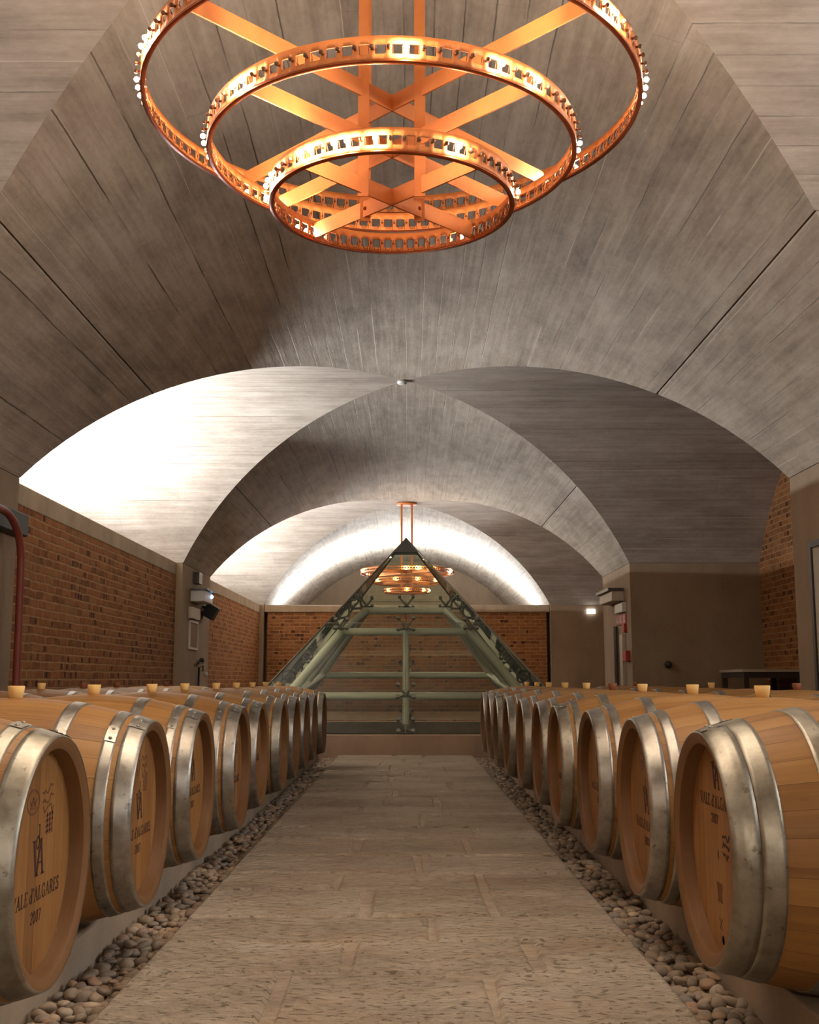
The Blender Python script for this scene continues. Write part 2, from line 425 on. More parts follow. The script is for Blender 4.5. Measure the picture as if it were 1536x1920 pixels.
def nave(y_near, y_far, joints=True):
    """barrel along the nave; y_near/y_far are functions of t"""
    mb = MB()
    ts = []
    for t in TS:
        ts.append((t, 0))
    if joints:
        for s in (-1, 1):
            j = s*.73; w = .0028
            ts = [x for x in ts if abs(x[0]-j) > .012]
            ts += [(j-w, 0), (j-w+1e-4, .03), (j+w-1e-4, .03), (j+w, 0)]
        ts.sort()
    ny = 12
    for i in range(len(ts)-1):
        (ta, ga), (tb, gb) = ts[i], ts[i+1]
        vs = []; uvs = []
        for k in range(ny+1):
            f = k/ny
            for t, g in ((ta, ga), (tb, gb)):
                y = y_near(t)*(1-f) + y_far(t)*f
                vs.append((XW*t, y, hz(t)+g)); uvs.append((y, arc(t)))
        fs = [(2*k, 2*k+2, 2*k+3, 2*k+1) for k in range(ny)]
        mb.add(vs, fs, [[uvs[q] for q in f] for f in fs], smooth=False)
    return mb
def fix_smooth(o, ang=30):
    me = o.data
    bm = bmesh.new(); bm.from_mesh(me)
    bmesh.ops.remove_doubles(bm, verts=bm.verts, dist=1e-5)
    bm.to_mesh(me); bm.free()
    for p in me.polygons: p.use_smooth = True
    me.set_sharp_from_angle(angle=math.radians(ang))
segs = [(lambda t: YB, lambda t: BAYS[0]-HB*abs(t)), (lambda t: BAYS[0]+HB*abs(t), lambda t: BAYS[1]-HB*abs(t)),
        (lambda t: BAYS[1]+HB*abs(t), lambda t: BAYS[2]-HB*abs(t)), (lambda t: BAYS[2]+HB*abs(t), lambda t: BAYS[3]-HB*abs(t)), (lambda t: BAYS[3]+HB*abs(t), lambda t: YE)]
for i, (a, b) in enumerate(segs):
    o = nave(a, b, i in (1, 2, 3)).build('ceiling', M_NAVE); fix_smooth(o)
    struct(o, ['board-marked concrete vault far behind the viewer', 'board-marked concrete barrel vault over the viewer', 'board-marked concrete arch band behind the near chandelier', 'second board-marked concrete arch over the glass pyramid', 'brightly lit far barrel vault above the end brick wall'][i])
for bi, yc in enumerate(BAYS):
    for side, xe in ((-1, XL), (1, XR)):
        mb = MB(); nx = 10; tg = [(t, 0) for t in TS]
        if bi == 1:                        # construction joint of the nearest bay
            tg = [q for q in tg if abs(q[0]-.73) > .012] + [(.7272, 0), (.7273, .03), (.7327, .03), (.7328, 0)]
            tg.sort()
        for i in range(len(tg)-1):
            vs = []; uvs = []
            for k in range(nx+1):
                f = k/nx
                for t, g in (tg[i], tg[i+1]):
                    x = side*XW*abs(t)*(1-f) + xe*f
                    vs.append((x, yc+HB*t, hz(t)+g)); uvs.append((x, arc(t)*HB/XW + bi*3.3 + side*.7))
            fs = [(2*k, 2*k+1, 2*k+3, 2*k+2) for k in range(nx)]
            if side < 0: fs = [tuple(reversed(f)) for f in fs]
            mb.add(vs, fs, [[uvs[q] for q in f] for f in fs])
        o = mb.build('ceiling', M_TRANS); fix_smooth(o)
        struct(o, 'concrete cross vault on the %s of the %s bay' % ('left' if side < 0 else 'right', ['rear', 'nearest', 'middle', 'far'][bi]))

# pillars (solid piers carrying the arches)
PY = [(YB, BAYS[0]-HB), (BAYS[0]+HB, BAYS[1]-HB), (BAYS[1]+HB, BAYS[2]-HB), (BAYS[2]+HB, BAYS[3]-HB), (BAYS[3]+HB, YE+.3)]
for i, (a, b) in enumerate(PY):
    for s in (-1, 1):
        mb = MB(); x1 = XL-.2 if s < 0 else XR+.25
        mb.box(min(s*XW, x1), max(s*XW, x1), a, b, -.15, SPR)
        o = mb.build('pillar', M_PILLAR, bevel=.012)
        struct(o, 'concrete pier on the %s, %s' % ('left' if s < 0 else 'right', ['behind the viewer', 'beside the viewer', 'first in view', 'second in view', 'at the end wall'][i]))
# end caps of cross vaults
def lunette(name, x, yc, mat, label, s):
    mb = MB(); vs = []
    for t in TS: vs += [(x, yc+HB*t, -.15), (x, yc+HB*t, hz(t)+.02)]
    fs = [(2*i, 2*i+1, 2*i+3, 2*i+2) for i in range(NT)]
    if s < 0: fs = [tuple(reversed(f)) for f in fs]
    mb.add(vs, fs)
    o = mb.build(name, mat); struct(o, label)
    so = o.modifiers.new('thick', 'SOLIDIFY'); so.thickness = .2; so.offset = -1
    return o
for i, yc in enumerate(BAYS):
    nm = ['rear', 'nearest', 'middle', 'far'][i]
    lunette('wall_left', XL, yc, M_WALLC, 'outer wall behind the left brick wall of the %s bay' % nm, -1)
    lunette('wall_right', XR, yc, M_BRICK, 'brick end wall of the right recess in the %s bay' % nm, 1)
    # left brick wall with concrete capping
    mb = MB(); mb.box(-3.34, -3.09, yc-HB+.002, yc+HB-.002, -.15, SPR-.17)
    struct(mb.build('wall_left', M_BRICK), 'old brick wall of the %s bay on the left' % nm)
    mb = MB(); mb.box(-3.345, -3.085, yc-HB+.002, yc+HB-.002, SPR-.17, SPR)
    struct(mb.build('trim_1', M_BAND, bevel=.008), 'concrete capping of the left brick wall in the %s bay' % nm)
# end wall
mb = MB(); mb.box(-2.93, 2.93, 23.6, 23.85, -.15, SPR-.15); struct(mb.build('wall_end', M_BRICK), 'brick end wall behind the glass pyramid')
mb = MB(); mb.box(-2.999, 2.999, 23.86, 23.95, -.15, SPR-.02); struct(mb.build('wall_end', M_WALLC), 'added concrete block stopping light through the gaps beside the end brick wall')  # block added behind the wall to stop light leaking at its sides
mb = MB(); mb.box(-2.995, 2.995, 23.55, 23.87, SPR-.15, SPR); struct(mb.build('trim_2', M_BAND, bevel=.008), 'concrete capping of the end brick wall')
mb = MB(); vs = []
for t in TS: vs += [(XW*t, YE, 0), (XW*t, YE, hz(t)+.02)]
mb.add(vs, [(2*i, 2*i+2, 2*i+3, 2*i+1) for i in range(NT)])
struct(mb.build('wall_back', M_PILLAR), 'pale concrete lunette closing the far vault')
mb = MB(); vs = []
for t in TS: vs += [(XW*t, YB, -.1), (XW*t, YB, hz(t)+.02)]
mb.add(vs, [(2*i, 2*i+1, 2*i+3, 2*i+2) for i in range(NT)])
struct(mb.build('wall_front', M_WALLC), 'concrete wall behind the viewer')
mb = MB(); mb.box(XL-.3, XR+.4, YB-.2, YE+.4, -.25, -.085); struct(mb.build('floor', M_BASE), 'concrete ground under the barrels')

# walkway of rough stone slabs
WX = .727
mb = MB(); mb.box(-WX+.004, WX-.004, -1.5, 12.37, -.086, -.008, mat=1)
ys = [-1.5, -.9, -.2, .5, 1.1, 1.7, 2.3, 2.75, 3.25, 3.63, 4.0, 4.5, 4.88, 5.35, 5.9, 6.35, 6.95, 7.4, 8.0, 8.5, 9.1, 9.7, 10.2, 10.8, 11.3, 11.85, 12.37]
random.seed(11)
for i in range(len(ys)-1):
    cuts = [-WX, random.uniform(-.35, -.1), random.uniform(.15, .42), WX] if i % 3 else [-WX, random.uniform(-.15, .2), WX]
    for j in range(len(cuts)-1):
        g = .008; gx = .013; x0, x1 = cuts[j]+(gx if j else 0), cuts[j+1]-(gx if j < len(cuts)-2 else 0)
        y0, y1 = ys[i]+g, ys[i+1]-g; zt = random.uniform(-.003, .003)
        n = 4; b = .009
        jj = lambda a, e: a + (random.uniform(-.011, .011) if not e else 0)
        e0, e1 = j == 0, j == len(cuts)-2
        P = [(jj(x0, e0), y0+random.uniform(-.006,.006)), (jj(x1, e1), y0+random.uniform(-.006,.006)), (jj(x1, e1), y1+random.uniform(-.006,.006)), (jj(x0, e0), y1+random.uniform(-.006,.006))]
        cxm, cym = (x0+x1)/2, (y0+y1)/2
        ins = [(px-math.copysign(b_, px-cxm), py-math.copysign(b_, py-cym)) for (px, py), b_ in ((q, .012) for q in P)]
        vs = [(px,py,-.085) for px,py in P] + [(px,py,zt-.009) for px,py in P] + [(px,py,zt) for px,py in ins]
        _old = [(x0,y0,-.085),(x1,y0,-.085),(x1,y1,-.085),(x0,y1,-.085),(x0,y0,zt-b),(x1,y0,zt-b),(x1,y1,zt-b),(x0,y1,zt-b),(x0+b,y0+b,zt),(x1-b,y0+b,zt),(x1-b,y1-b,zt),(x0+b,y1-b,zt)]
        mb.add(vs, [(0,1,5,4),(1,2,6,5),(2,3,7,6),(3,0,4,7),(4,5,9,8),(5,6,10,9),(6,7,11,10),(7,4,8,11),(8,9,10,11)])
o = mb.build('walkway', [M_STONE, M_MORTAR]); struct(o, 'walkway of rough stone slabs between the barrel rows')

# concrete rails under the barrels
RZ = .069
for s in (-1, 1):
    for r, (xa, xb) in enumerate(((.93, 1.055), (1.305, 1.43), (1.95, 2.075), (2.325, 2.45))):
        mb = MB(); mb.box(min(s*xa, s*xb), max(s*xa, s*xb), 1.6, 12.2, -.086, RZ)
        o = mb.build('barrel_rail', M_RAIL, bevel=.006)
        tag(o, 'low concrete rail %s the %s barrel row' % (['along the pebbles under', 'at the back under', 'near the aisle under the second row behind', 'by the wall under the second row behind'][r], 'left' if s < 0 else 'right'), 'rail')

# ------------------------------------------------------------------ lettering for the barrel heads
def arcp(cx, cy, rx, ry, a0, a1, n=10):
    return [(cx+rx*math.cos(math.radians(a0+(a1-a0)*i/n)), cy+ry*math.sin(math.radians(a0+(a1-a0)*i/n))) for i in range(n+1)]
AX = .34
T, H = .15, .055                       # thick and thin strokes
def ser(x, y, w=.3): return ([(x-w/2, y), (x+w/2, y)], .05)
GL = {
 'V': (.86, [([(.12,1),(.44,0)],T), ([(.44,0),(.74,1)],H), ser(.12,.975), ser(.74,.975)]),
 'A': (.86, [([(.12,0),(.42,1)],H), ([(.42,1),(.74,0)],T), ([(.23,.36),(.62,.36)],H), ser(.12,.025), ser(.74,.025)]),
 'L': (.70, [([(.2,0),(.2,1)],T), ([(.05,.03),(.62,.03)],.06), ([(.62,.0),(.62,.24)],.06), ser(.2,.975,.32)]),
 'E': (.72, [([(.2,0),(.2,1)],T), ([(.05,.03),(.62,.03)],.06), ([(.05,.97),(.6,.97)],.06), ([(.2,.52),(.48,.52)],.06), ([(.62,0),(.62,.22)],.06), ([(.6,1),(.6,.8)],.06)]),
 'd': (.66, [([(.5,0),(.5,1.05)],.12), (arcp(.3,.3,.22,.29,0,360,14),.09), ser(.42,1.04,.2), ser(.56,.025,.18)]),
 "'": (.22, [([(.1,1.02),(.06,.78)],.1)]),
 'G': (.86, [(arcp(.46,.5,.36,.48,50,310,16),.11), ([(.69,.13),(.69,.44)],T), ([(.52,.44),(.82,.44)],.05), ([(.7,.86),(.7,.68)],.05)]),
 'R': (.82, [([(.2,0),(.2,1)],T), ([(.06,.97),(.4,.97)],.06), (arcp(.4,.74,.24,.23,90,-90,10),.11), ([(.2,.51),(.4,.51)],.06), ([(.4,.51),(.76,.0)],.13), ser(.2,.025), ser(.76,.025,.16)]),
 'S': (.62, [(arcp(.3,.74,.2,.23,50,270,12),.1), (arcp(.3,.26,.22,.25,90,-130,12),.1), ([(.47,.98),(.47,.76)],.05), ([(.08,.02),(.08,.24)],.05)]),
 '2': (.62, [(arcp(.3,.72,.2,.26,170,-30,12),.09), ([(.47,.6),(.08,.05)],.1), ([(.08,.05),(.54,.05)],.1)]),
 '0': (.64, [(arcp(.3,.5,.22,.48,0,360,18),.1)]),
 '7': (.6, [([(.06,.95),(.54,.95)],.09), ([(.52,.95),(.22,0)],.12), ([(.06,.95),(.06,.8)],.05)]),
 '4': (.62, [([(.4,0),(.4,1)],.11), ([(.4,1),(.04,.32)],.06), ([(.04,.32),(.58,.32)],.08)]),
 ' ': (.3, []),
}
def stroke(mb, pts, w, x0, mat=0, th=.0007):
    for (a, b), (c, d) in zip(pts[:-1], pts[1:]):
        L = math.hypot(c-a, d-b)
        if L < 1e-9: continue
        ux, uy = (c-a)/L, (d-b)/L; px, py = -uy*w/2, ux*w/2
        if len(pts) > 2: a, b, c, d = a-ux*w*.12, b-uy*w*.12, c+ux*w*.12, d+uy*w*.12
        q = [(a+px,b+py),(a-px,b-py),(c-px,d-py),(c+px,d+py)]
        vs = [(x0, y, AX+z) for y, z in q] + [(x0+th, y, AX+z) for y, z in q]
        mb.add(vs, [(4,5,6,7),(0,1,5,4),(1,2,6,5),(2,3,7,6),(3,0,4,7)], mat=mat)
def text(mb, s, cx, base, h, x0, mat=0, spacing=.06):
    w = sum(GL[c][0]+spacing for c in s)*h; a = cx - w/2
    for c in s:
        adv, st = GL[c]
        for pts, wd in st: stroke(mb, [(a+p[0]*h, base+p[1]*h) for p in pts], wd*h, x0, mat)
        a += (adv+spacing)*h
def monogram(mb, cx, base, h, x0):
    # tall narrow V and A leaning together with a small d above
    for pts, w in [([(-.40,.98),(-.16,0)],.14), ([(-.16,0),(.04,.72)],.045), ([(-.54,.98),(-.26,.98)],.04),
                   ([(-.06,.0),(.18,1.0)],.045), ([(.18,1.0),(.42,0)],.14), ([(.0,.34),(.3,.34)],.045), ([(.28,.01),(.56,.01)],.04), ([(-.14,.01),(.03,.01)],.04),
                   ([(.02,.74),(.02,1.4)],.06), (arcp(-.09,.92,.11,.17,0,360,12),.05), ([(-.06,1.4),(.05,1.4)],.04)]:
        stroke(mb, [(cx+a*h, base+b*h) for a, b in pts], w*h, x0)
def ring_mark(mb, cx, cz, rx, rz, w, x0, mat=0): stroke(mb, arcp(cx, cz, rx, rz, 0, 360, 20), w, x0, mat)
def parts_main(x0, up=0.0, extras=True, seed=1):
    rnd = random.Random(seed); out = []
    mb = MB(); monogram(mb, .01, -.022+up, .078, x0); out.append(('monogram', mb))
    mb = MB(); text(mb, "VALE d'ALGARES", .01, -.076+up, .03, x0); out.append(('lettering', mb))
    mb = MB(); text(mb, '2007', .01, -.122+up, .026, x0); out.append(('year', mb))
    if extras:
        u = up*.5
        mb = MB(); ring_mark(mb, -.04, .135+u, .04, .026, .004, x0, 1)
        stroke(mb, [(-.062,.138+u),(-.052,.128+u),(-.042,.143+u),(-.03,.128+u),(-.018,.14+u)], .006, x0, 1)
        stroke(mb, [(-.06,.122+u),(-.02,.122+u)], .005, x0, 1); out.append(('crest_mark', mb))
        mb = MB(); [stroke(mb, [(.022+i*.009+q*.004, .155-q*.022+u+rnd.uniform(-.011,.011)) for i in range(9)], .004, x0, 1) for q in range(3)]; out.append(('scribble', mb))
        mb = MB()
        for i in range(4): stroke(mb, [(.05, .096-.012*i+u), (.1+rnd.uniform(-.01,.01), .098-.012*i+u)], .006, x0, 1)
        for i in range(3): stroke(mb, [(.06+.018*i, .102+u), (.062+.018*i, .054+u)], .006, x0, 1)
        out.append(('grid_mark', mb))
    return out
def parts_right_front(x0):
    out = []
    mb = MB(); monogram(mb, .0, .135, .062, x0); out.append(('monogram', mb))
    mb = MB(); text(mb, "VALE d'ALGARES", 0, .09, .028, x0); out.append(('lettering', mb))
    mb = MB(); text(mb, '2007', -.02, .052, .022, x0); out.append(('year', mb))
    rnd = random.Random(3); mb = MB()
    for r in range(3):
        z = .03-.022*r
        stroke(mb, [(.04+.008*i, z+rnd.uniform(-.009,.009)) for i in range(9-r)], .0045, x0)
    out.append(('handwriting', mb))
    mb = MB(); text(mb, '4', 0, -.03, .022, x0); out.append(('numeral', mb))
    mb = MB()
    for i in range(5): stroke(mb, [(-.02+.008*i, -.085), (-.014+.008*i, -.127)], .003, x0, 1)
    stroke(mb, [(-.022,-.085),(.022,-.085),(.022,-.1)], .003, x0, 1); stroke(mb, [(-.022,-.127),(.022,-.127)], .003, x0, 1)
    out.append(('square_mark', mb))
    mb = MB()
    for p in [(-.012,-.165,.012,-.19),(.012,-.165,-.01,-.19)]: stroke(mb, [(p[0],p[1]),(p[2],p[3])], .003, x0, 1)
    out.append(('cross_mark', mb))
    mb = MB(); ring_mark(mb, .015, -.212, .005, .006, .009, x0); out.append(('dot_mark', mb))
    return out

# ------------------------------------------------------------------ barrels
BL, RH, RB = .86, .268, .34
HL = BL/2
def br(x): return RB - (RB-RH)*(abs(x)/HL)**2
AX = RB                                   # axis height over the barrel's base
MA = Matrix.Translation((0, 0, AX))
def hoop_mesh(name, a, b, th=.0026, mat=None, ridge=False, seam=1.15):
    mb = MB(); n = 5
    out = [(a+(b-a)*i/n, br(a+(b-a)*i/n)+th + (.003 if ridge and i in (2,3) else 0)) for i in range(n+1)]
    inn = [(x, br(x)-.0005) for x, r in reversed(out)]
    mb.lathe([inn[-1]] + out + [inn[0]], 72, 'x', M=MA)
    # overlapping seam plate with two rivets
    m = (a+b)/2
    vs = []
    for x in (a+.002 if a < b else a-.002, b-.002 if a < b else b+.002):
        for k in range(5):
            t = seam - .11 + .22*k/4; r = br(x)+th+.0024
            vs.append((x, r*math.cos(t), AX + r*math.sin(t)))
    fs = [(k, k+1, k+6, k+5) for k in range(4)]
    if a > b: fs = [tuple(reversed(f)) for f in fs]
    mb.add(vs, fs)
    for dt in (-.07, .07):
        r = br(m)+th+.002; t = seam+dt
        mb.sphere((m, r*math.cos(t), AX+r*math.sin(t)), .0055, 8, 5)
    return mb.mesh(name, mat or M_STEEL)
def barrel_body():
    mb = MB()
    rim_in = RH-.026
    prof = []
    N = 20
    for i in range(N+1):
        x = -HL + BL*i/N; prof.append((x, br(x)))
    mb.lathe(prof, 72, 'x', M=MA)
    for s in (-1, 1):
        p = [(s*HL, RH), (s*(HL+.0005), RH-.009), (s*(HL-.008), rim_in), (s*(HL-.05), rim_in-.004), (s*(HL-.052), .02)]
        if s < 0: p = p[::-1]
        mb.lathe(p, 72, 'x', M=MA, mat=1)
    me = mb.mesh('staves', [M_OAK, M_RIM])
    me.set_sharp_from_angle(angle=math.radians(35))
    return me
def head_mesh(s):
    mb = MB(); x = s*(HL-.042); r = RH-.0275; n = 72
    vs = [(x, r*math.cos(2*PI*k/n), AX+r*math.sin(2*PI*k/n)) for k in range(n)]
    mb.add(vs, [tuple(range(n)) if s > 0 else tuple(reversed(range(n)))])
    return mb.mesh('head', M_HEAD)
ME_BODY = barrel_body(); ME_HEAD = [head_mesh(1), head_mesh(-1)]
SPEC = [(HL+.0006, HL-.053), (HL-.068, HL-.102), (HL-.205, HL-.245)]
SPEC2 = [(HL+.0006, HL-.058), (HL-.060, HL-.108), (HL-.20, HL-.245)]
rs = random.Random(5)
def hoops_for(spec, mat, ridge, seam0):
    out = []
    for i, (a, b) in enumerate(spec):
        for s in (1, -1):
            out.append(hoop_mesh('hoop', s*a, s*b, mat=mat, ridge=ridge and i == 0, seam=seam0 + .3*i*(1 if s > 0 else -1)))
    return out
HOOPS = [hoops_for(SPEC, M_STEEL, False, 1.9), hoops_for(SPEC2, M_STEEL2, True, 1.55), hoops_for(SPEC, M_STEEL2, False, 1.35)]
def bung_mesh(mat):
    mb = MB(); mb.lathe([(-.012,.002),(-.012,.019),(.034,.0255),(.0365,.0235),(.0365,.002)], 20, 'z', M=Matrix.Translation((0,0,AX+RB)))
    return mb.mesh('bung', mat)
ME_BUNG = [bung_mesh(M_BUNG), bung_mesh(M_BUNG2)]
X0 = HL-.0419
ME_STAMP = [[(n_, m_.mesh(n_, [M_STAMP, M_INK])) for n_, m_ in ps] for ps in
            (parts_main(X0, .0, True, 1), parts_right_front(X0), parts_main(X0, .035, False, 2), parts_main(X0, -.012, True, 4))]
def child(name, me, p):
    o = bpy.data.objects.new(name, me); return link(o, p)
def make_barrel(hv, stamp, bung):
    r = empty('wine_barrel')
    child('staves', ME_BODY, r)
    h = child('head', ME_HEAD[0], r); child('head', ME_HEAD[1], r)
    if stamp is not None:
        for n_, m_ in ME_STAMP[stamp]: child(n_, m_, h)
    for me in HOOPS[hv]: child('hoop', me, r)
    if bung is not None: child('bung', ME_BUNG[bung], r)['label'] = ['pale yellow bung', 'brown bung'][bung]
    return r
ORD = ['first', 'second', 'third', 'fourth', 'fifth', 'sixth', 'seventh', 'eighth', 'ninth', 'tenth', 'eleventh', 'twelfth']
BZ = RZ + .0028 - (RB - br(.125)) - .0
def place(r, x, y, rz, label, group):
    r.location = (x, y, BZ); r.rotation_euler = (0, 0, rz); tag(r, label, 'barrel', group)
XBL = [.7805, .7767, .7839, .762, .785, .766, .776, .785, .795, .78]
XBR = [.70, .7125, .7106, .6935, .7106, .705, .6917, .685, .693, .698]
CX = .03
LL = ["nearest oak barrel on the left, cut by the photo's left edge, dark stamped head",
      'second oak barrel from the front in the row left of the walkway', 'third oak barrel from the front in the row left of the walkway']
for i in range(10):
    lab = LL[i] if i < 3 else '%s oak barrel from the front in the row left of the walkway' % ORD[i]
    if i == 9: lab = 'last oak barrel of the left aisle row, farthest, beside the glass pyramid'
    place(make_barrel([2,0,0,0,0,2,0,0,0,2][i], [3,0,2,0,2,0,2,0,0,2][i], None if i == 0 else 0), CX-XBL[i]-HL, 2.60+.89*i-(.035 if i == 0 else 0), 0, lab, 'barrels lining the left side of the walkway')
for i in range(10):
    lab = '%s oak barrel from the front in the row right of the walkway' % ORD[i]
    if i == 0: lab = 'big front oak barrel at the lower right, with ridged double end hoop and printed head'
    if i == 9: lab = 'last oak barrel of the right aisle row, farthest, beside the glass pyramid'
    bg = None if i == 0 else (1 if i == 4 else 0)
    place(make_barrel([1,0,0,2,0,0,0,2,0,0][i], [1,0,2,0,0,2,0,2,0,0][i], bg), CX+XBR[i]+HL, 2.77+.89*i, PI, lab, 'barrels lining the right side of the walkway')
for s, k0, y0, bl in ((-1, 3, 2.44, {5:0, 6:1, 7:1, 9:1}), (1, 3, 2.77, {4:1, 6:0, 9:1})):
    for k in range(k0, 11):
        nm = 'left' if s < 0 else 'right'
        lab = '%s barrel from the front of the back row behind the %s aisle row' % (ORD[k-k0], nm)
        place(make_barrel(0, None, bl.get(k)), s*2.2, y0+.89*k, PI if s > 0 else 0, lab, 'barrels in the back row on the %s' % nm)

# ------------------------------------------------------------------ pebbles
def pebble_mesh(seed):
    rnd = random.Random(seed); bm = bmesh.new(); bmesh.ops.create_icosphere(bm, subdivisions=3, radius=1)
    a, b, c = rnd.uniform(.85,1.25), rnd.uniform(.6,.9), rnd.uniform(.42,.62)
    ph = [rnd.uniform(0,6.28) for _ in range(6)]
    for v in bm.verts:
        p = v.co; k = 1 + .10*math.sin(2.1*p.x+ph[0]) + .09*math.sin(2.6*p.y+ph[1]+p.x) + .07*math.sin(3.2*p.z+ph[2]) + .05*math.sin(4*p.x+3*p.y+ph[3])
        v.co = Vector((p.x*a*k, p.y*b*k, p.z*c*k))
    me = bpy.data.meshes.new('pebble'); bm.to_mesh(me); bm.free()
    for p in me.polygons: p.use_smooth = True
    me.materials.append(M_PEB); return me
PEB = [pebble_mesh(s) for s in range(12)]
PEBLO = []
for s in range(12):
    rnd = random.Random(s); bm = bmesh.new(); bmesh.ops.create_icosphere(bm, subdivisions=2, radius=1)
    a, b, c = rnd.uniform(.85,1.25), rnd.uniform(.6,.9), rnd.uniform(.42,.62); ph = [rnd.uniform(0,6.28) for _ in range(3)]
    vs = []
    for v in bm.verts:
        p = v.co; k = 1+.1*math.sin(2.1*p.x+ph[0])+.09*math.sin(2.6*p.y+ph[1])
        vs.append(Vector((p.x*a*k, p.y*b*k, p.z*c*k)))
    PEBLO.append((vs, [tuple(v.index for v in f.verts) for f in bm.faces])); bm.free()
rnd = random.Random(21)
spots = []
for s in (-1, 1):
    cell = .036; y = 2.3
    while y < 12.25:
        x = .742
        while x < .92:
            r = rnd.uniform(.018, .031)
            spots.append((s*(x+rnd.uniform(-.012,.012)), y+rnd.uniform(-.013,.013), -.074+r*.5+rnd.uniform(0,.006), r))
            if rnd.random() < .75:
                r2 = rnd.uniform(.016, .026)
                spots.append((s*(min(.905, max(.755, x+rnd.uniform(-.02,.02)))), y+rnd.uniform(-.02,.02), -.044+r2*.35+rnd.uniform(-.004,.008), r2))
            x += cell
        y += cell
def clampx(p):
    x, y, z, r = p; s = 1 if x > 0 else -1; a = abs(x); a = min(.927-r*1.2, max(.727+r*.85, a)); return (s*a, y, z, r)
spots = [clampx(p) for p in spots]
vis = sorted([p for p in spots if p[1] > 2.95], key=lambda p: -p[3]/p[1])
vis = sorted(vis, key=lambda p: p[1] - (.5 if p[2] > -.05 else 0))
rest = [p for p in spots if p not in set(vis[:300])]
for i, (x, y, z, r) in enumerate(vis[:300]):
    o = bpy.data.objects.new('pebble', PEB[i % 12]); link(o)
    o.location = (x, y, z); o.scale = (r, r, r); o.rotation_euler = (rnd.uniform(-.35,.35), rnd.uniform(-.35,.35), rnd.uniform(0,6.28))
    if x < 0: tag(o, 'rounded brown-grey pebble in the front of the strip left of the walkway', 'pebble', 'pebbles at the front left of the walkway')
    else: tag(o, 'rounded brown-grey pebble in the front of the strip right of the walkway', 'pebble', 'pebbles at the front right of the walkway')
for s, nm in ((-1, 'left'), (1, 'right')):
    mb = MB()
    for i, (x, y, z, r) in enumerate(rest):
        if x*s < 0: continue
        vs, fs = PEBLO[i % 12]
        M = Matrix.Translation((x, y, z)) @ Matrix.Rotation(rnd.uniform(0,6.28), 4, 'Z') @ Matrix.Rotation(rnd.uniform(-.35,.35), 4, 'X') @ Matrix.Scale(r, 4)
        mb.add([M @ v for v in vs], fs, smooth=True)
    tag(mb.build('pebble_strip', M_PEB), 'strip of small river pebbles running away along the %s edge of the walkway' % nm, 'pebbles', kind='stuff')

# ------------------------------------------------------------------ chandeliers
lamps = []
RINGS = [(.84, .342, 104), (.62, .171, 80), (.41, 0.0, 60)]          # radius, height over the bottom ring, sockets
BH = .078
def band_mesh(R, n):
    mb = MB(); sub = 6                       # per socket: post half, hole, hole, post half
    tot = n*sub; zs = [0, .021, .053, BH]
    vs = []
    for z in zs:
        for k in range(tot):
            t = 2*PI*(k)/tot; vs.append((R*math.cos(t), R*math.sin(t), z))
    fs = []
    for j in range(3):
        for k in range(tot):
            if j == 1 and k % sub in (1, 2, 3, 4): continue
            k2 = (k+1) % tot; fs.append((j*tot+k, j*tot+k2, (j+1)*tot+k2, (j+1)*tot+k))
    mb.add(vs, fs, smooth=True)
    return mb.mesh('ring', M_COPPER)
def holder(mb, sp, lit, M=None):
    """bulb on the outside of the band, wire clip on the inside; local x points outwards"""
    def put(fn):
        t = MB(); fn(t)
        for (f, u, m, s_) in zip(t.f, t.uv, t.m, t.sm): pass
        b = len(mb.v); mb.v += [tuple((M @ Vector(v)) if M is not None else v) for v in t.v]
        for f, u, m, s_ in zip(t.f, t.uv, t.m, t.sm):
            mb.f.append([b+k for k in f]); mb.uv.append(u); mb.m.append(m); mb.sm.append(s_)
    def fn(t):
        t.tube([(-.004,0,.037),(.010,0,.037)], .0042, 6, mat=0)
        t.sphere((.016,0,.037), .0085 if lit else .0072, 8, 6, mat=1)
        w = sp*.29; c_ = sp*.5
        t.tube([(-.003,c_-w,.05),(-.012,c_-w*.95,.024),(-.014,c_-w*.45,.007),(-.014,c_+w*.45,.007),(-.012,c_+w*.95,.024),(-.003,c_+w,.05)], .0012, 4, mat=0, cap=False)
        t.tube([(-.003,0,.05),(-.014,sp*.08,.038),(-.016,sp*.14,.02),(-.006,sp*.16,.006)], .0012, 4, mat=0, cap=False)
    put(fn)
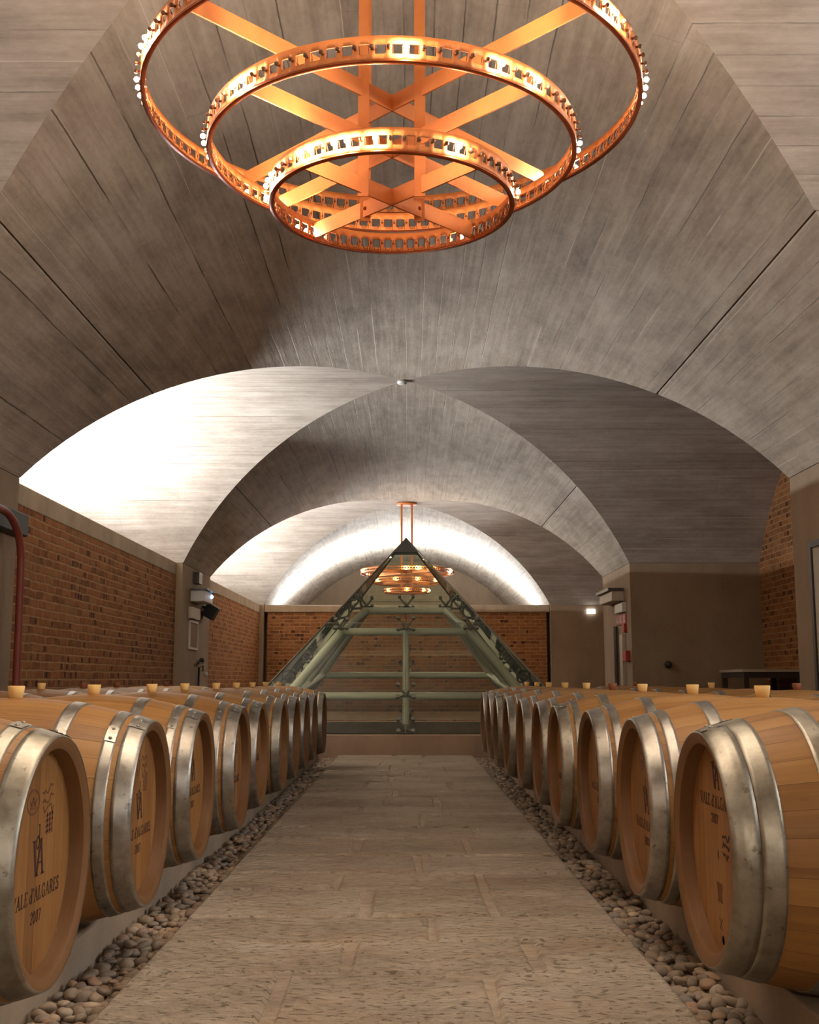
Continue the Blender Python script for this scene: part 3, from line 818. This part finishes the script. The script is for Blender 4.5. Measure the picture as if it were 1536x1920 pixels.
def chandelier(loc, lit_angles, top_z, label, detailed, cam):
    r = empty('chandelier', loc); tag(r, label, 'chandelier')
    allh = []
    for i, (R, z, n) in enumerate(RINGS):
        rg = child('ring', band_mesh(R, n), r); rg.location = (0, 0, z)
        so = rg.modifiers.new('thick', 'SOLIDIFY'); so.thickness = .005; so.offset = 0
        rg['label'] = ['widest upper copper ring', 'middle copper ring', 'smallest lower copper ring'][i]
        mb = MB(); mb.lathe([(-.003, R-.012), (-.003, R+.004), (.003, R+.004), (.003, R-.012), (-.003, R-.012)], 96, 'z')
        child('rim_flange', mb.mesh('rim_flange', M_COPD), rg)
        sp = 2*PI*R/n
        lits = set(int(round(math.radians(a)/(2*PI)*n)) % n for a in lit_angles[i])
        me = {}
        for lit in (0, 1):
            mb = MB(); holder(mb, sp, lit); me[lit] = mb.mesh('bulb_holder', [M_BRASS, M_LIT if lit else M_BULB])
        for k in range(n):
            t = 2*PI*k/n
            p = Vector(loc) + Vector((R*math.cos(t), R*math.sin(t), z))
            allh.append(((0 if k in lits else 1), (p-cam).length, i, rg, me[1 if k in lits else 0], t, k in lits, sp))
        # two flat crossbars
        for a in (45, 135):
            c, s_ = math.cos(math.radians(a)), math.sin(math.radians(a)); q = R-.004
            mb = MB(); mb.bar((-q*c, -q*s_, z+.037), (q*c, q*s_, z+.037), .006, .058)
            cb = child('crossbar', mb.mesh('crossbar', M_COPPER), r)
            mb = MB()
            for e in (-1, 1):
                px, py = e*.13*c, e*.13*s_
                for sd in (-1, 1): mb.sphere((px-s_*.005*sd, py+c*.005*sd, z+.037), .007, 8, 5)
            child('bolt', mb.mesh('bolt', M_COPD), cb)
    allh.sort(key=lambda h: (h[0], h[1]))
    keep = 100 if detailed else 40
    rest = {}
    for j, (_, _, i, rg, me, t, lit, sp) in enumerate(allh):
        if j < keep:
            o = child('bulb_holder', me, rg); R = RINGS[i][0]
            o.location = (R*math.cos(t), R*math.sin(t), 0); o.rotation_euler = (0, 0, t)
            if lit:
                o['label'] = 'glowing bulb'; a_ = Vector((loc[0]+(R+.026)*math.cos(t), loc[1]+(R+.026)*math.sin(t), loc[2]+rg.location.z+.037)); lamps.append(a_)
        else:
            mb = rest.setdefault(i, (MB(), rg))[0]; R = RINGS[i][0]
            holder(mb, sp, False, Matrix.Translation((R*math.cos(t), R*math.sin(t), 0)) @ Matrix.Rotation(t, 4, 'Z'))
    for i, (mb, rg) in rest.items():
        o = child('bulb_holders', mb.mesh('bulb_holders', [M_BRASS, M_BULB]), rg); o['kind'] = 'stuff'
    for sx in (-1, 1):
        for sy in (-1, 1):
            mb = MB(); mb.box(-.018, .018, -.003, .003, -.005, top_z-loc[2]-.02)
            o = child('strap', mb.mesh('strap', M_COPPER), r); o.location = (sx*.094, sy*.1, 0)
    mb = MB(); mb.lathe([(0,.001),(0,.19),(.02,.19),(.03,.17),(.03,.001)], 40, 'z')
    o = child('ceiling_plate', mb.mesh('ceiling_plate', M_COPPER), r); o.location = (0, 0, top_z-loc[2]-.035)
    # lamps of the lit bulbs
    return r
CAM = Vector((CX, 0, E))
# angles: 0 = +x (right), 90 = away from the viewer, 270 = towards the viewer
LIT = [[207, 204, 190, 186, 182, 357, 354, 351, 322, 36, 40, 245, 262, 280, 297],
       [276, 303, 313, 223, 219, 357, 2, 190, 183, 150, 141, 176],
       [267, 246, 250, 253, 300, 228, 233, 204, 200, 196, 192, 183, 140, 146, 130, 355, 54]]
C1 = (-.026, 3.6, E+1.582)
chandelier(C1, LIT, CRN-.035, 'large three-ring copper chandelier with glowing bulbs hanging overhead in front', True, CAM)
C2 = (0.0, 20.3, E+1.56)
chandelier(C2, [[200, 340, 270, 285, 300, 20, 150], [210, 330, 250, 290, 10], [215, 270, 320, 345]], CRN-.0, 'small distant three-ring copper chandelier seen behind the glass pyramid', False, CAM)

# ------------------------------------------------------------------ glass pyramid
PZ = E-.59                                # top of the curb
PH0, PYF, PYB, PYM, PHW = E+1.80, 12.45, 16.45, 14.45, 2.0
APX = Vector((0, PYM, PH0))
base = [Vector((-PHW, PYF, PZ)), Vector((PHW, PYF, PZ)), Vector((PHW, PYB, PZ)), Vector((-PHW, PYB, PZ))]
mb = MB()
for x0, x1, y0, y1 in ((-2.1, 2.1, PYF-.07, PYF+.13), (-2.1, 2.1, PYB-.13, PYB+.07), (-2.1, -1.9, PYF+.13, PYB-.13), (1.9, 2.1, PYF+.13, PYB-.13)):
    mb.box(x0, x1, y0, y1, -.086, PZ)
tag(mb.build('curb', M_CURB, bevel=.008), 'low beige concrete curb at the end of the walkway under the glass pyramid', 'curb')
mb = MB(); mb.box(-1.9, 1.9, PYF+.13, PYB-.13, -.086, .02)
struct(mb.build('floor', plain('pit_shade', rgb(40,46,40), .6)), 'dark slab standing in for the shaded pit below the glass pyramid')  # slab colour carries the shade of a deep opening
pyr = empty('glass_pyramid', (0, PYM, PZ+.014)); tag(pyr, 'glass pyramid skylight on pale tubular frame at the end of the walkway', 'glass pyramid')
OFF = -Vector((0, PYM, PZ))
def on_hip(i, h):
    f = (PH0-(E+h))/(PH0-PZ); return APX + (base[i]-APX)*f
JF, JB = (.664, -.126), (1.027, .177)
hts = {0: JF, 1: JF, 2: JB, 3: JB}
def pane(a, name='glass_pane'):
    mb = MB(); a = [Vector(p)+OFF for p in a]
    n = (a[1]-a[0]).cross(a[2]-a[0]).normalized(); c = sum(a, Vector())/len(a)
    a = [p + (c-p).normalized()*.008 for p in a]
    k = len(a); vs = a + [p - n*.012 for p in a]
    mb.add(vs, [tuple(range(k))])
    return mb.build(name, M_GLASS, pyr)
for i in range(4):
    j = (i+1) % 4
    a1, a2, b1, b2 = on_hip(i, hts[i][0]), on_hip(i, hts[i][1]), on_hip(j, hts[j][0]), on_hip(j, hts[j][1])
    m1, m2, m3 = (a1+b1)/2, (a2+b2)/2, (base[i]+base[j])/2
    pane([a1, b1, APX]); pane([a2, m2, m1, a1]); pane([m2, b2, b1, m1]); pane([base[i], m3, m2, a2]); pane([m3, base[j], b2, m2])
    jb = MB()
    for p, q in ((a1, b1), (a2, b2), (m1, m3)): jb.bar(p+OFF, q+OFF, .01, .008)
    jb.build('glass_joint', M_SPID, pyr)
    jb = MB(); jb.bar(base[i]+OFF, APX+OFF, .018, .016); jb.build('hip_trim', M_SPID, pyr)
# cap
f = .085; cp = [APX + (b-APX)*f for b in base]
mb = MB(); vs = [p*1 + OFF + Vector((0,0,.012)) for p in cp] + [APX+OFF+Vector((0,0,.02))]
mb.add(vs, [(0,1,4),(1,2,4),(2,3,4),(3,0,4),(3,2,1,0)]); mb.build('apex_cap', M_CAP, pyr)
# tubular frame, set in from the glass
def inset(p, d=.13):
    c = Vector((0, PYM, p.z)); v = p - c
    L = Vector((v.x - math.copysign(d, v.x) if abs(v.x) > .01 else v.x, v.y - math.copysign(d, v.y) if abs(v.y) > .01 else v.y, 0))
    return c + L + Vector((0,0,-.05))
UF, LF, UB, LB = .566+.05, -.20+.05, .90+.05, .05+.05
def tubep(name, p, q, r=.045):
    mb = MB(); mb.tube([p+OFF, q+OFF], r, 14); return mb.build(name, M_PIPE, pyr)
up = [inset(on_hip(0, UF), .21), inset(on_hip(1, UF), .21), inset(on_hip(2, UB), .18), inset(on_hip(3, UB), .18)]
lo = [inset(on_hip(0, LF), .33), inset(on_hip(1, LF), .33), inset(on_hip(2, LB), .28), inset(on_hip(3, LB), .28)]
ft = [inset(base[i], .38) + Vector((0,0,.11)) for i in range(4)]
for i in range(4):
    j = (i+1) % 4
    tubep('frame_leg', ft[i], up[i], .055)
    tubep('upper_rail', up[i], up[j]); tubep('lower_rail', lo[i], lo[j])
    mid_u, mid_f = (up[i]+up[j])/2, (ft[i]+ft[j])/2
    if i != 2: tubep('mullion', mid_f, mid_u, .04)
def spider(c, n, t, s=.09, back=.09):
    """four-armed glass clamp; c on the glass, n outward normal, t along"""
    mb = MB(); b_ = n.cross(t).normalized(); hub = c - n*back
    mb.tube([hub-n*.02+OFF, hub+n*.02+OFF], .025, 10)
    for a in (-1, 1):
        for b in (-1, 1):
            e = c + t*a*s + b_*b*s
            mb.tube([hub+OFF, hub + (e-n*.03-hub)*.6+OFF, e-n*.02+OFF], [.016, .012, .01], 6)
            mb.tube([e-n*.025+OFF, e+n*.006+OFF], .024, 10)
    mb.build('spider_clamp', M_SPID, pyr)
for i in range(4):
    j = (i+1) % 4
    nrm = (base[j]-base[i]).cross(APX-base[i]).normalized()
    tdir = (base[j]-base[i]).normalized()
    for h in (0, 1):
        a, b = on_hip(i, hts[i][h]), on_hip(j, hts[j][h])
        spider((a+b)/2, nrm, tdir)
        for f in (.09 if h == 0 else .06, .91 if h == 0 else .94): spider(a+(b-a)*f, nrm, tdir, .07)
    spider((base[i]+base[j])/2 + (APX-base[i]-(base[j]-base[i])/2).normalized()*.12, nrm, tdir, .08)

# ------------------------------------------------------------------ fittings on the piers
mb = MB(); mb.lathe([(0,.002),(0,.05),(-.02,.055),(-.035,.04),(-.035,.002)], 24, 'z')
o = mb.build('smoke_detector', M_WHITE, loc=(-.04, 11.8, CRN-.005)); tag(o, 'small white smoke detector at the crown of the middle vault', 'smoke detector')

# left second pier: speaker bracket, projector box, frame, tap
r = empty('projector', (-3.004, 15.9, 1.95)); tag(r, 'white wall projector box with small blue light on the left pier', 'projector')
mb = MB(); mb.box(0, .2, -.33, .33, -.07, .09); mb.build('housing', M_WHITE, r, bevel=.01)
mb = MB(); mb.box(0, .24, -.37, .37, .09, .12); mb.build('top_plate', M_CAP, r)
mb = MB(); mb.sphere((.205,.2,.03), .026, 12, 8); mb.build('blue_light', M_BLUE, r)
mb = MB(); mb.box(0, .08, -.12, .12, .2, .36); o = mb.build('junction_box', M_CAP, loc=(-3.004, 15.9, 1.95)); tag(o, 'small dark box on the left pier above the white projector', 'box')
r = empty('speaker', (-3.0, 16.5, 1.86)); tag(r, 'small black loudspeaker tilted out from the left pier', 'speaker')
mb = MB(); mb.box(.05, .23, -.11, .11, -.1, .1, M=Matrix.Rotation(.5, 4, 'Y')); mb.build('cabinet', M_BLACK, r, bevel=.01)
mb = MB(); mb.bar((0,0,0), (.1,0,-.02), .04, .04); mb.build('bracket', M_DARK, r)
mb = MB(); mb.box(0, .06, -.3, .3, -.08, .08); o = mb.build('label_box', M_CREAM, loc=(-3.004, 15.75, 1.72), bevel=.006); tag(o, 'cream box on the left pier just under the projector', 'box')
r = empty('notice_frame', (-3.004, 15.8, 1.42)); tag(r, 'white-edged framed notice on the left pier below the projector', 'frame')
mb = MB()
for y0, y1, z0, z1 in ((-.3,.3,-.2,-.17),(-.3,.3,.17,.2),(-.3,-.27,-.17,.17),(.27,.3,-.17,.17)): mb.box(0, .03, y0, y1, z0, z1)
mb.build('frame', M_WHITE, r)
mb = MB(); mb.box(0, .012, -.27, .27, -.17, .17); mb.build('sheet', plain('notice_grey', rgb(120,104,86), .3), r)
r = empty('wall_tap', (-3.0, 16.2, .98)); tag(r, 'dark pipe tap low on the left pier above the barrels', 'tap')
mb = MB(); mb.tube([(.03,0,-.9),(.03,0,.0),(.09,0,.02),(.09,0,-.06)], .018, 8); mb.build('pipe', M_CAP, r)
mb = MB(); mb.bar((.05,-.16,.06), (.05,.16,.06), .03, .03); mb.bar((.05,0,.0), (.05,0,.1), .02, .02); mb.sphere((.05,.1,.1), .04, 8, 6); mb.build('handle', M_DARK, r)
mb = MB(); mb.sphere((.08,.28,-.1), .035, 8, 6); mb.build('knob', M_WHITE, r)

# left first pier: red hose, black flood light, bolts
hp = [(-2.84, 7.2, 1.99)] + [(-2.84, 7.84+.42*math.sin(math.radians(a)), 1.65+.34*math.cos(math.radians(a))) for a in range(0, 91, 10)] + [(-2.84, 8.28, 1.2), (-2.84, 8.29, .6), (-2.84, 8.3, -.084)]
mb = MB(); mb.tube(hp, .028, 12); o = mb.build('hose', M_REDH); tag(o, 'red hose running down the edge of the nearest left pier', 'hose')
r = empty('flood_light', (-3.006, 8.2, 1.985)); tag(r, 'black flood light box on the nearest left pier behind the red hose', 'flood light')
mb = MB(); mb.box(0, .1, -.3, .38, -.095, .075); mb.build('housing', M_BLACK, r, bevel=.01)
mb = MB(); mb.bar((0,0,0), (.06,0,0), .05, .05); mb.build('bracket', M_DARK, r)

# right second pier
r = empty('emergency_unit', (3.004, 15.95, 1.95)); tag(r, 'white wall unit with dark top plate on the right pier', 'wall unit')
mb = MB(); mb.box(-.17, 0, -.5, .5, -.07, .07); mb.build('housing', M_CREAM, r, bevel=.01)
mb = MB(); mb.box(-.22, 0, -.52, .52, .07, .11); mb.build('top_plate', M_CAP, r)
mb = MB(); mb.box(-.06, 0, -.3, .25, -.07, .06); o = mb.build('sensor_box', M_WHITE, loc=(3.004, 15.6, 1.79), bevel=.006); tag(o, 'small white box on the right pier under the wall unit', 'box')
r = empty('fire_sign', (3.004, 15.65, 1.63)); tag(r, 'red fire equipment sign with white symbols on the right pier', 'sign')
mb = MB(); mb.box(-.02, 0, -.36, .36, -.065, .065); mb.build('sign_plate', M_RED, r)
mb = MB()
for yy in (-.27, -.02, .2):
    mb.box(-.023, -.0195, yy-.05, yy+.05, -.04, -.025); mb.box(-.023, -.0195, yy-.02, yy+.02, -.025, .04)
mb.bar((-.0215,.26,-.04), (-.0215,.32,.04), .004, .02); mb.build('symbols', M_WHITE, r)
mb = MB(); mb.box(-.05, 0, -.07, .07, -.06, .06); o = mb.build('alarm_button', M_RED, loc=(3.006, 15.35, 1.5), bevel=.006); tag(o, 'red alarm button just under the fire sign on the right pier', 'alarm button')
mb = MB(); mb.box(-.07, 0, -.1, .1, -.07, .07); o = mb.build('alarm_box', M_RED, loc=(3.006, 15.2, 1.12), bevel=.006); tag(o, 'red box halfway down the right pier', 'alarm box')
mb = MB(); mb.tube([(2.965, 15.95, 1.55), (2.965, 15.95, -.084)], .03, 10); o = mb.build('conduit', M_CAP); tag(o, 'grey conduit running down the right pier', 'conduit')
mb = MB(); mb.box(2.955, 3.0, 15.42, 15.62, -.084, 1.42); o = mb.build('cable_duct', M_CREAM); tag(o, 'beige cable duct beside the grey conduit on the right pier', 'duct')
mb = MB(); mb.box(-.085, .085, -.05, 0, -.045, .045); o = mb.build('emergency_light', M_EMER, loc=(3.85, 23.506, 2.22)); tag(o, 'small lit white emergency light on the far right wall', 'emergency light')
mb = MB(); mb.sphere((0,0,0), .05, 10, 8); mb.bar((0,0,0), (0,.06,0), .03, .03); o = mb.build('wall_socket', M_DARK, loc=(3.47, 14.95, 1.0)); tag(o, 'small dark round fitting on the concrete wall of the right recess', 'fitting')
# right first pier: framed panel at the frame edge
r = empty('wall_panel', (3.0, 7.55, 1.2)); tag(r, "dark-framed pale panel on the nearest right pier at the photo's edge", 'panel')
mb = MB()
for y0, y1, z0, z1 in ((-.62,.62,-.6,-.555),(-.62,.62,.555,.6),(-.62,-.575,-.555,.555),(.575,.62,-.555,.555)): mb.box(-.035, 0, y0, y1, z0, z1)
mb.build('frame', M_DARK, r)
mb = MB(); mb.box(-.02, 0, -.575, .575, -.555, .555); mb.build('sheet', M_PAPER, r)
# low table in the right recess
r = empty('side_table', (4.35, 13.9, -.085)); tag(r, 'dark table with pale top by the brick wall in the right recess', 'table')
mb = MB(); mb.box(-.36, .36, -.5, .5, .98, 1.01); mb.build('tabletop', M_CREAM, r)
mb = MB(); mb.box(-.34, .34, -.48, .48, .91, .98); mb.build('apron', M_TABLE, r)
for sx in (-1, 1):
    for sy in (-1, 1):
        mb = MB(); mb.box(sx*.31-.03, sx*.31+.03, sy*.45-.03, sy*.45+.03, 0, .91); mb.build('leg', M_TABLE, r)

# ------------------------------------------------------------------ lights
def area(name, loc, rot, sx, sy, power, c):
    l = bpy.data.lights.new(name, 'AREA'); l.shape = 'RECTANGLE'; l.size = sx; l.size_y = sy; l.energy = power; l.color = c
    o = bpy.data.objects.new(name, l); link(o); o.location = loc; o.rotation_euler = rot; return o
def point(name, loc, power, c, r=.02):
    l = bpy.data.lights.new(name, 'POINT'); l.energy = power; l.color = c; l.shadow_soft_size = r
    o = bpy.data.objects.new(name, l); link(o); o.location = loc; return o
COOL = (.84, .92, 1.0); WARM = (1.0, .84, .68)
# concealed strips lying behind the left brick walls' capping, aimed up and into the room
def strip(loc, d, length, power, c, width=.08):
    z = -Vector(d).normalized(); y = Vector((0, 1, 0)); x = y.cross(z).normalized()
    o = area('cove_or_fill_strip', loc, (0,0,0), width, length, power, c)
    o.rotation_euler = Matrix((x, y, z)).transposed().to_euler(); return o
for yc, pw in zip(BAYS, (220, 50, 315, 265)):
    strip((-4.3, yc-.7, SPR+.024), (.3, 0, .954), 4.6, pw, COOL, .03)
strip((4.5, 3.3, SPR+.03), (-1, 0, .12), 5.6, 50, (.9, .95, 1.0), .03)  # unseen fill strip added on the right to brighten the left arch
strip((4.5, -5.2, SPR+.03), (-.8, 0, .6), 5.6, 120, (.9, .95, 1.0), .03)  # another added fill strip, out of view in the rear bay
for a_ in lamps: point('bulb_or_fill_lamp', a_, 0.7 if a_.z < C1[2]+.3 else 3.8, WARM, .012)
area('cove_or_fill_strip', (0, 25.3, SPR-.12), (PI, 0, 0), 5.4, .3, 265, COOL)
for k in range(10):
    point('bulb_or_fill_lamp', (.7*math.cos(k*PI/5), -4.9+.7*math.sin(k*PI/5), E+1.75), 8, WARM, .03)  # unseen fill lamps added behind the viewer, no chandelier hangs here

# world
w = bpy.data.worlds.new('world'); scn.world = w; w.use_nodes = True
w.node_tree.nodes['Background'].inputs[0].default_value = (.5,.45,.4,1); w.node_tree.nodes['Background'].inputs[1].default_value = .02

# camera
cam = bpy.data.cameras.new('camera'); co = bpy.data.objects.new('camera', cam); link(co)
cam.sensor_fit = 'VERTICAL'; cam.sensor_height = 36; cam.lens = 36*2100/1920; cam.clip_start = .05
co.location = CAM; co.rotation_euler = (PI/2 + math.radians(8.53), 0, -.00095)
scn.camera = co
scn.view_settings.view_transform = 'Standard'; scn.view_settings.look = 'None'; scn.view_settings.gamma = 1
scn.view_settings.use_curve_mapping = False; scn.view_settings.exposure = 1.32
scn.cycles.use_denoising = True; scn.cycles.use_adaptive_sampling = True; scn.cycles.adaptive_threshold = .035
scn.cycles.max_bounces = 7; scn.cycles.transparent_max_bounces = 12
scn.cycles.sample_clamp_indirect = 4.0
scn.cycles.caustics_reflective = False; scn.cycles.caustics_refractive = False
